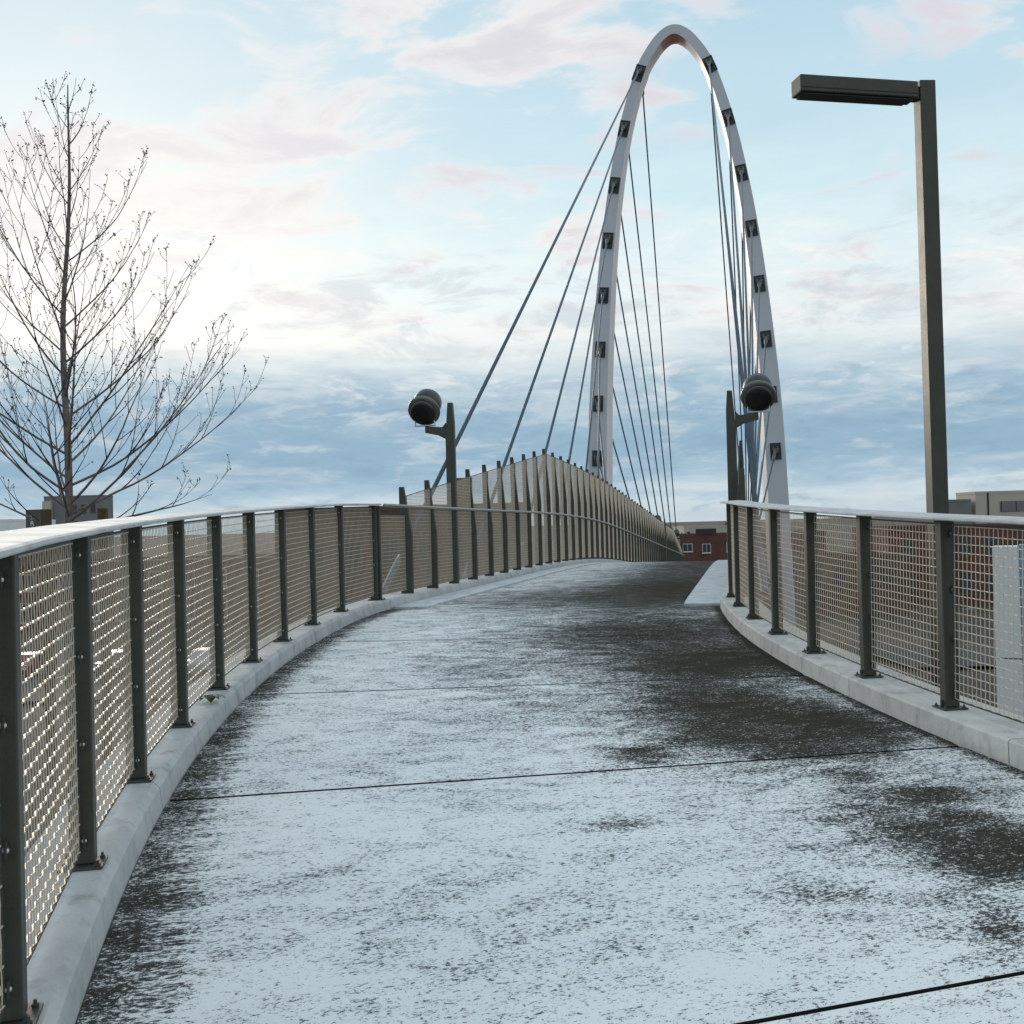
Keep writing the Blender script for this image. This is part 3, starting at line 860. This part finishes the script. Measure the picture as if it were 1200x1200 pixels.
# ------------------------------------------------------------------ weed on the kerb
wp = pos(-6.75, -2.17, 0)
weed = empty('kerb_weed', wp, 0, 'small green weed sprouting from the pale kerb under the fence', 'weed')
for k in range(9):
    m = MB(); a = k * 2.4; L = rng.uniform(.06, .13); ca, sa = math.cos(a), math.sin(a); pts = []
    m.add([(0, 0, 0)] + [(ca * L * f - sa * wv, sa * L * f + ca * wv, .05 * math.sin(f * 2.6) - (.03 if f == 1 and 0 else 0)) for f, wv in ((.35, -.014), (.35, .014), (.75, -.018), (.75, .018), (1, 0))],
          [(0, 1, 2), (1, 3, 4, 2), (3, 5, 4)])
    m.build('leaf', M_WEED, weed)

# ------------------------------------------------------------------ buildings
def brick_mat(name, c1, c2, mortar, sc=1.0):
    def f(t, b, co):
        bt = t.new('ShaderNodeTexBrick'); geo = t.new('ShaderNodeNewGeometry')
        s = t.new('ShaderNodeSeparateXYZ'); t.put(s.inputs[0], co)
        cm = t.new('ShaderNodeCombineXYZ'); t.put(cm.inputs[0], t.math('ADD', s.outputs[0], s.outputs[1])); t.put(cm.inputs[1], s.outputs[2])
        t.put(bt.inputs['Vector'], cm.outputs[0]); bt.inputs['Scale'].default_value = 1.0
        bt.inputs['Brick Width'].default_value = .24 * sc; bt.inputs['Row Height'].default_value = .08 * sc; bt.inputs['Mortar Size'].default_value = .006 * sc
        for i, c in zip(('Color1', 'Color2', 'Mortar'), (c1, c2, mortar)): bt.inputs[i].default_value = (*c, 1)
        n = t.noise(co, .5, 5, .6, .3)
        t.put(b.inputs['Base Color'], t.mix(t.math('MULTIPLY', t.smooth(n, .4, .7), .45), bt.outputs[0], tuple(k * .5 for k in c1)))
        b.inputs['Roughness'].default_value = .9
    return mat(name, None, builder=f)
M_BRICK = brick_mat('red_brick', (.15, .055, .038), (.11, .042, .030), (.13, .10, .085))
M_BRICK2 = brick_mat('brown_brick', (.135, .078, .058), (.10, .058, .044), (.15, .125, .105))
M_TAN = mat('tan_render', (.50, .44, .36), .9, 0, .4, .4, 0, 0, (.43, .38, .31))
M_GREY = mat('grey_render', (.20, .19, .19), .9, 0, .5, .3, 0, 0, (.15, .15, .15))
M_WHITE = mat('white_cladding', (.82, .82, .80), .7, 0, .3, .5, 0, 0, (.72, .73, .73))
M_BLUE = mat('blue_cladding', (.22, .36, .56), .6, 0, .4, .8, 0, 0, (.30, .43, .60))
M_GLASS = mat('window_glass', (.035, .04, .042), .35, 0, .4, .6, 0, 0, (.07, .08, .085), .4)
M_FRAME = mat('window_frame_white', (.60, .60, .58), .7)
M_ROOF = mat('flat_roof', (.14, .135, .13), .9, 0, .5, .6)
M_DKROOF = mat('dark_roof_unit', (.04, .032, .03), .8)
M_COL = mat('dark_column', (.10, .085, .085), .8)

def building(name, label, x0, x1, y0, y1, z1, wall, wins=(), z0=-8.1, parapet=.35, cat='building', frame=M_FRAME, cornice=None, rz=0):
    """wins: (xf0, xf1, za, zb) on the side facing the bridge"""
    cx, cy = (x0 + x1) / 2, (y0 + y1) / 2
    r = empty(name, (cx, cy, z0), rz, label, cat)
    hx, hy, h = (x1 - x0) / 2, (y1 - y0) / 2, z1 - z0
    m = MB(); m.box(-hx, hx, -hy, hy, 0, h - parapet); m.build('wall', wall, r)
    m = MB()
    t = .3
    m.box(-hx - .04, hx + .04, -hy - .04, -hy + t, h - parapet + .003, h); m.box(-hx - .04, hx + .04, hy - t, hy + .04, h - parapet + .003, h)
    m.box(-hx - .04, -hx + t, -hy + t + .002, hy - t - .002, h - parapet + .003, h); m.box(hx - t, hx + .04, -hy + t + .002, hy - t - .002, h - parapet + .003, h)
    m.build('parapet', cornice or wall, r)
    m = MB(); m.box(-hx + t + .01, hx - t - .01, -hy + t + .01, hy - t - .01, h - parapet + .004, h - parapet + .05); m.build('roof', M_ROOF, r)
    for (a, b, za, zb) in wins:
        m = MB(); A, B = a - cx, b - cx; za_, zb_ = za - z0, zb - z0; f = .10
        m.box(A, B, -hy - .05, -hy + .1, za_, za_ + f); m.box(A, B, -hy - .05, -hy + .1, zb_ - f, zb_)
        m.box(A, A + f, -hy - .05, -hy + .1, za_ + f, zb_ - f); m.box(B - f, B, -hy - .05, -hy + .1, za_ + f, zb_ - f)
        mx = (A + B) / 2; m.box(mx - f / 3, mx + f / 3, -hy - .045, -hy + .1, za_ + f, zb_ - f)
        w = m.build('window', frame, r)
        m = MB(); m.box(A + f, B - f, -hy - .02, -hy + .05, za_ + f, zb_ - f); p = m.build('pane', M_GLASS, w)
        m = MB(); m.box(A - .1, B + .1, -hy - .14, -hy - .051, za_ - .12, za_ - .002); m.build('sill', frame, w)
    return r
def row(x0, x1, n, w, za, zb):
    st = (x1 - x0) / n
    return [(x0 + st * (i + .5) - w / 2, x0 + st * (i + .5) + w / 2, za, zb) for i in range(n)]
# brick house behind the tall fence
bh = building('brick_building', 'brown brick building with chimney seen through the tall fence', -17, 1.2, 76, 92, 3.1, M_BRICK2,
         row(-16, 0.5, 6, 1.3, -1.6, .6) + row(-16, .5, 6, 1.3, -6.2, -3.8), frame=M_COL)
m = MB(); m.box(3.6, 4.9, -6.5, -5.2, 10.8, 13.2); m.build('chimney', M_BRICK2, bh)
building('brick_building', 'low pinkish brick building beyond the parking lot, seen through the low fence', -52, -24, 104, 120, -1.2, M_BRICK,
         row(-51, -25, 8, 1.5, -4.0, -2.3) + row(-51, -25, 8, 1.5, -7.2, -5.2), frame=M_TAN)
gb = building('grey_tower_block', 'grey concrete tower block behind the leafless tree', -100.5, -88, 220, 226, 10.2, M_GREY,
         row(-95, -89, 3, 1.1, 6.5, 8.2) + row(-95, -89, 3, 1.1, 3.0, 4.7) + row(-95, -89, 3, 1.1, -.5, 1.2), frame=M_COL)
m = MB(); m.box(-6.25, -4.4, -3.9, -3.1, 0, 17.2); m.build('stair_column', M_TAN, gb)
wb = building('white_building', 'white building with slot windows beside the dark lettered column', -93, -78.5, 160, 176, 4.4, M_WHITE,
         row(-82.5, -79.5, 1, 1.4, 2.6, 3.3) + row(-82.5, -79.5, 1, 1.4, 1.2, 1.9) + row(-82.5, -79.5, 1, 1.4, -.2, .5), frame=M_GREY)
sc = empty('lettered_column', (-70.0, 150, -8.1), 0, 'dark column with white vertical lettering beside the white building', 'sign')
m = MB(); m.box(-.95, .95, -.6, .6, 0, 13.6); m.build('column', M_COL, sc)
for i, ch in enumerate('CRA'):
    cu = bpy.data.curves.new('letter', 'FONT'); cu.body = ch; cu.size = .95; cu.extrude = .05; cu.align_x = 'CENTER'
    o = bpy.data.objects.new('tmp', cu); col.objects.link(o)
    dg = bpy.context.evaluated_depsgraph_get(); me = bpy.data.meshes.new_from_object(o.evaluated_get(dg))
    bpy.data.objects.remove(o)
    me.materials.clear(); q = link(me, 'letter', mat('letter_white', (.8, .8, .8), .6), sc)
    q.rotation_euler = (math.pi / 2, 0, 0); q.location = (0, -.66, 12.1 - i * .84)
building('brick_building', 'brown brick warehouse with tan sills beyond the parked van', -70, -54, 112, 124, .6, M_BRICK2,
         row(-69, -55, 6, 1.4, -3.2, -1.2) + row(-69, -55, 6, 1.4, -6.8, -4.8), frame=M_TAN)
building('tan_building', 'tan low warehouse between two brick buildings left of the tall fence', -22.5, -17.5, 110, 122, -.6, M_TAN, row(-22, -18, 2, 1.3, -3.6, -1.8), frame=M_COL)
# right side
rb = building('brick_building', 'long red brick building beyond the low curved fence', 38.5, 66, 105, 116, .2, M_BRICK,
         row(39, 65, 9, 1.5, -3.0, -1.0) + row(39, 65, 9, 1.5, -6.8, -4.6), frame=M_BRICK2)
building('brick_building', 'low dark brick building beside the long red brick one', 24.5, 37, 96, 104, -2.2, M_BRICK2, row(25, 36, 5, 1.3, -5.0, -3.2), frame=M_COL)
tb_ = building('tan_building', 'tan flat-roofed building with louvred panel behind the lamp post', 62.5, 92, 138, 144, 4.3, M_TAN, [])
m = MB(); m.box(-11.5, 14.5, -3.12, -3.002, 9.6, 11.0); lv = m.build('louvre_panel', M_GREY, tb_)
for i in range(12): m = MB(); m.box(-11.4 + i * 2, -11.33 + i * 2, -3.18, -3.121, 9.6, 11.0); m.build('louvre_post', M_DKROOF, lv)
m = MB(); m.box(-13.2, -13.0, -3.10, -3.002, 8, 12.2); m.build('downpipe', M_DKROOF, tb_)
building('grey_plant_house', 'small grey roof house next to the tan building', 58.8, 61.8, 138, 141, 3.3, M_GREY)
pyl = empty('clad_tower', (20.75, 42, -8.1), R(-26), 'white and blue clad tower in front of the long red brick building', 'tower')
m = MB(); m.box(-1.0, -.02, -.6, .6, 0, 3.55); m.build('white_panel', M_WHITE, pyl, .02)
m = MB(); m.box(-1.0, -.02, -.6, .6, 3.60, 8.15); m.build('white_panel', M_WHITE, pyl, .02)
m = MB(); m.box(0, 2.4, -.63, .63, 0, 8.2); m.build('blue_panel', M_BLUE, pyl, .02)
m = MB(); m.box(-.95, -.05, -.55, .55, 3.552, 3.598); m.build('seam', M_DKROOF, pyl)
# far end of the bridge
fb_ = building('brick_building', 'red brick building with pale windows at the far end of the bridge', 31.0, 58, 190, 206, -1.2, M_BRICK,
         [(31.5, 33.3, -4.4, -2.9), (35.1, 36.7, -4.7, -3.0), (39.6, 42.2, -4.6, -2.9), (45, 47, -4.6, -2.9)], frame=M_FRAME)
m = MB(); m.box(-10.6, -6.8, -8.4, -8.045, 6.95, 7.9); m.build('roof_unit', M_DKROOF, fb_)
m = MB(); m.box(-12.0, -11.5, -7.5, -6.5, 6.9, 7.4); m.build('roof_unit', M_DKROOF, fb_)
ft = building('tan_building', 'pale tan building standing behind the red brick one at the far end', 38.5, 54, 230, 246, .1, M_TAN)
m = MB(); m.box(5.0, 7.6, -8.2, -8.045, 3, 8.0); m.build('blue_band', M_BLUE, ft)
m = MB(); m.box(2.0, 2.8, -6, -5, 8.1, 8.7); m.build('roof_unit', M_DKROOF, ft)
building('dark_shed', 'dark flat-roofed shed beside the far red brick building', 29.5, 33.8, 212, 222, -1.4, M_COL)

# ------------------------------------------------------------------ parked cars
M_TYRE = mat('tyre_rubber', (.015, .015, .015), .8); M_RIM = mat('alloy_rim', (.45, .45, .46), .35, .7)
M_CGLASS = mat('car_glass', (.02, .025, .03), .08); M_LIGHT = mat('headlight_glass', (.7, .7, .68), .2)
def car(name, label, loc, rz, paint, van=False):
    r = empty(name, loc, rz, label, 'van' if van else 'car', 'vehicles parked in the lot')
    pr = [(-2.2, .35), (-2.25, .75), (-2.1, .95), (-1.2, 1.02), (-.55, 1.48), (.9, 1.5), (1.7, 1.05), (2.2, .95), (2.25, .4)] if not van else \
         [(-2.4, .38), (-2.42, .9), (-1.9, 1.15), (-1.35, 1.95), (2.3, 2.0), (2.4, .4)]
    m = MB(); m.prism([(x, z) for x, z in pr], -.88, .88); m.build('body', paint, r, .07, seg=2)
    gl = [(-1.12, 1.05), (-.52, 1.43), (.86, 1.45), (1.5, 1.07)] if not van else [(-1.75, 1.2), (-1.3, 1.8), (-.3, 1.8), (-.3, 1.2)]
    for sy in (-1, 1):
        m = MB(); m.prism(gl, *sorted((sy * .86, sy * .885))); m.build('side_window', M_CGLASS, r)
    for x in (-1.4, 1.4):
        for sy in (-1, 1):
            m = MB(); m.lathe([(.2, -.1), (.32, -.1), (.33, 0), (.32, .1), (.2, .1)], 16, Matrix.Translation((x, sy * .80, .33)) @ Matrix.Rotation(math.pi / 2, 4, 'X'))
            w = m.build('wheel', M_TYRE, r)
            m = MB(); m.lathe([(.19, -.104), (.19, .104)], 12, Matrix.Translation((x, sy * .80, .33)) @ Matrix.Rotation(math.pi / 2, 4, 'X')); m.build('rim', M_RIM, w)
    for sy in (-1, 1): m = MB(); m.box(-2.28, -2.18, sy * .7 - .15, sy * .7 + .15, .68, .82); m.build('headlight', M_LIGHT, r, .01)
    return r
P_W = mat('white_car_paint', (.42, .43, .44), .3); P_D = mat('charcoal_car_paint', (.04, .045, .05), .2); P_R = mat('red_car_paint', (.22, .03, .03), .25)
car('parked_car', 'white hatchback parked in the lot below the low fence', (-20.6, 68.5, -7.79), R(90), P_W)
car('parked_car', 'charcoal car parked beside the white hatchback', (-26.5, 68.5, -7.79), R(90), P_D)
car('parked_van', 'white delivery van parked at the end of the lot', (-38.5, 68.6, -7.79), R(90), P_W, True)
car('parked_car', 'dark red car parked in the lot', (-32.5, 68.5, -7.79), R(90), P_R)
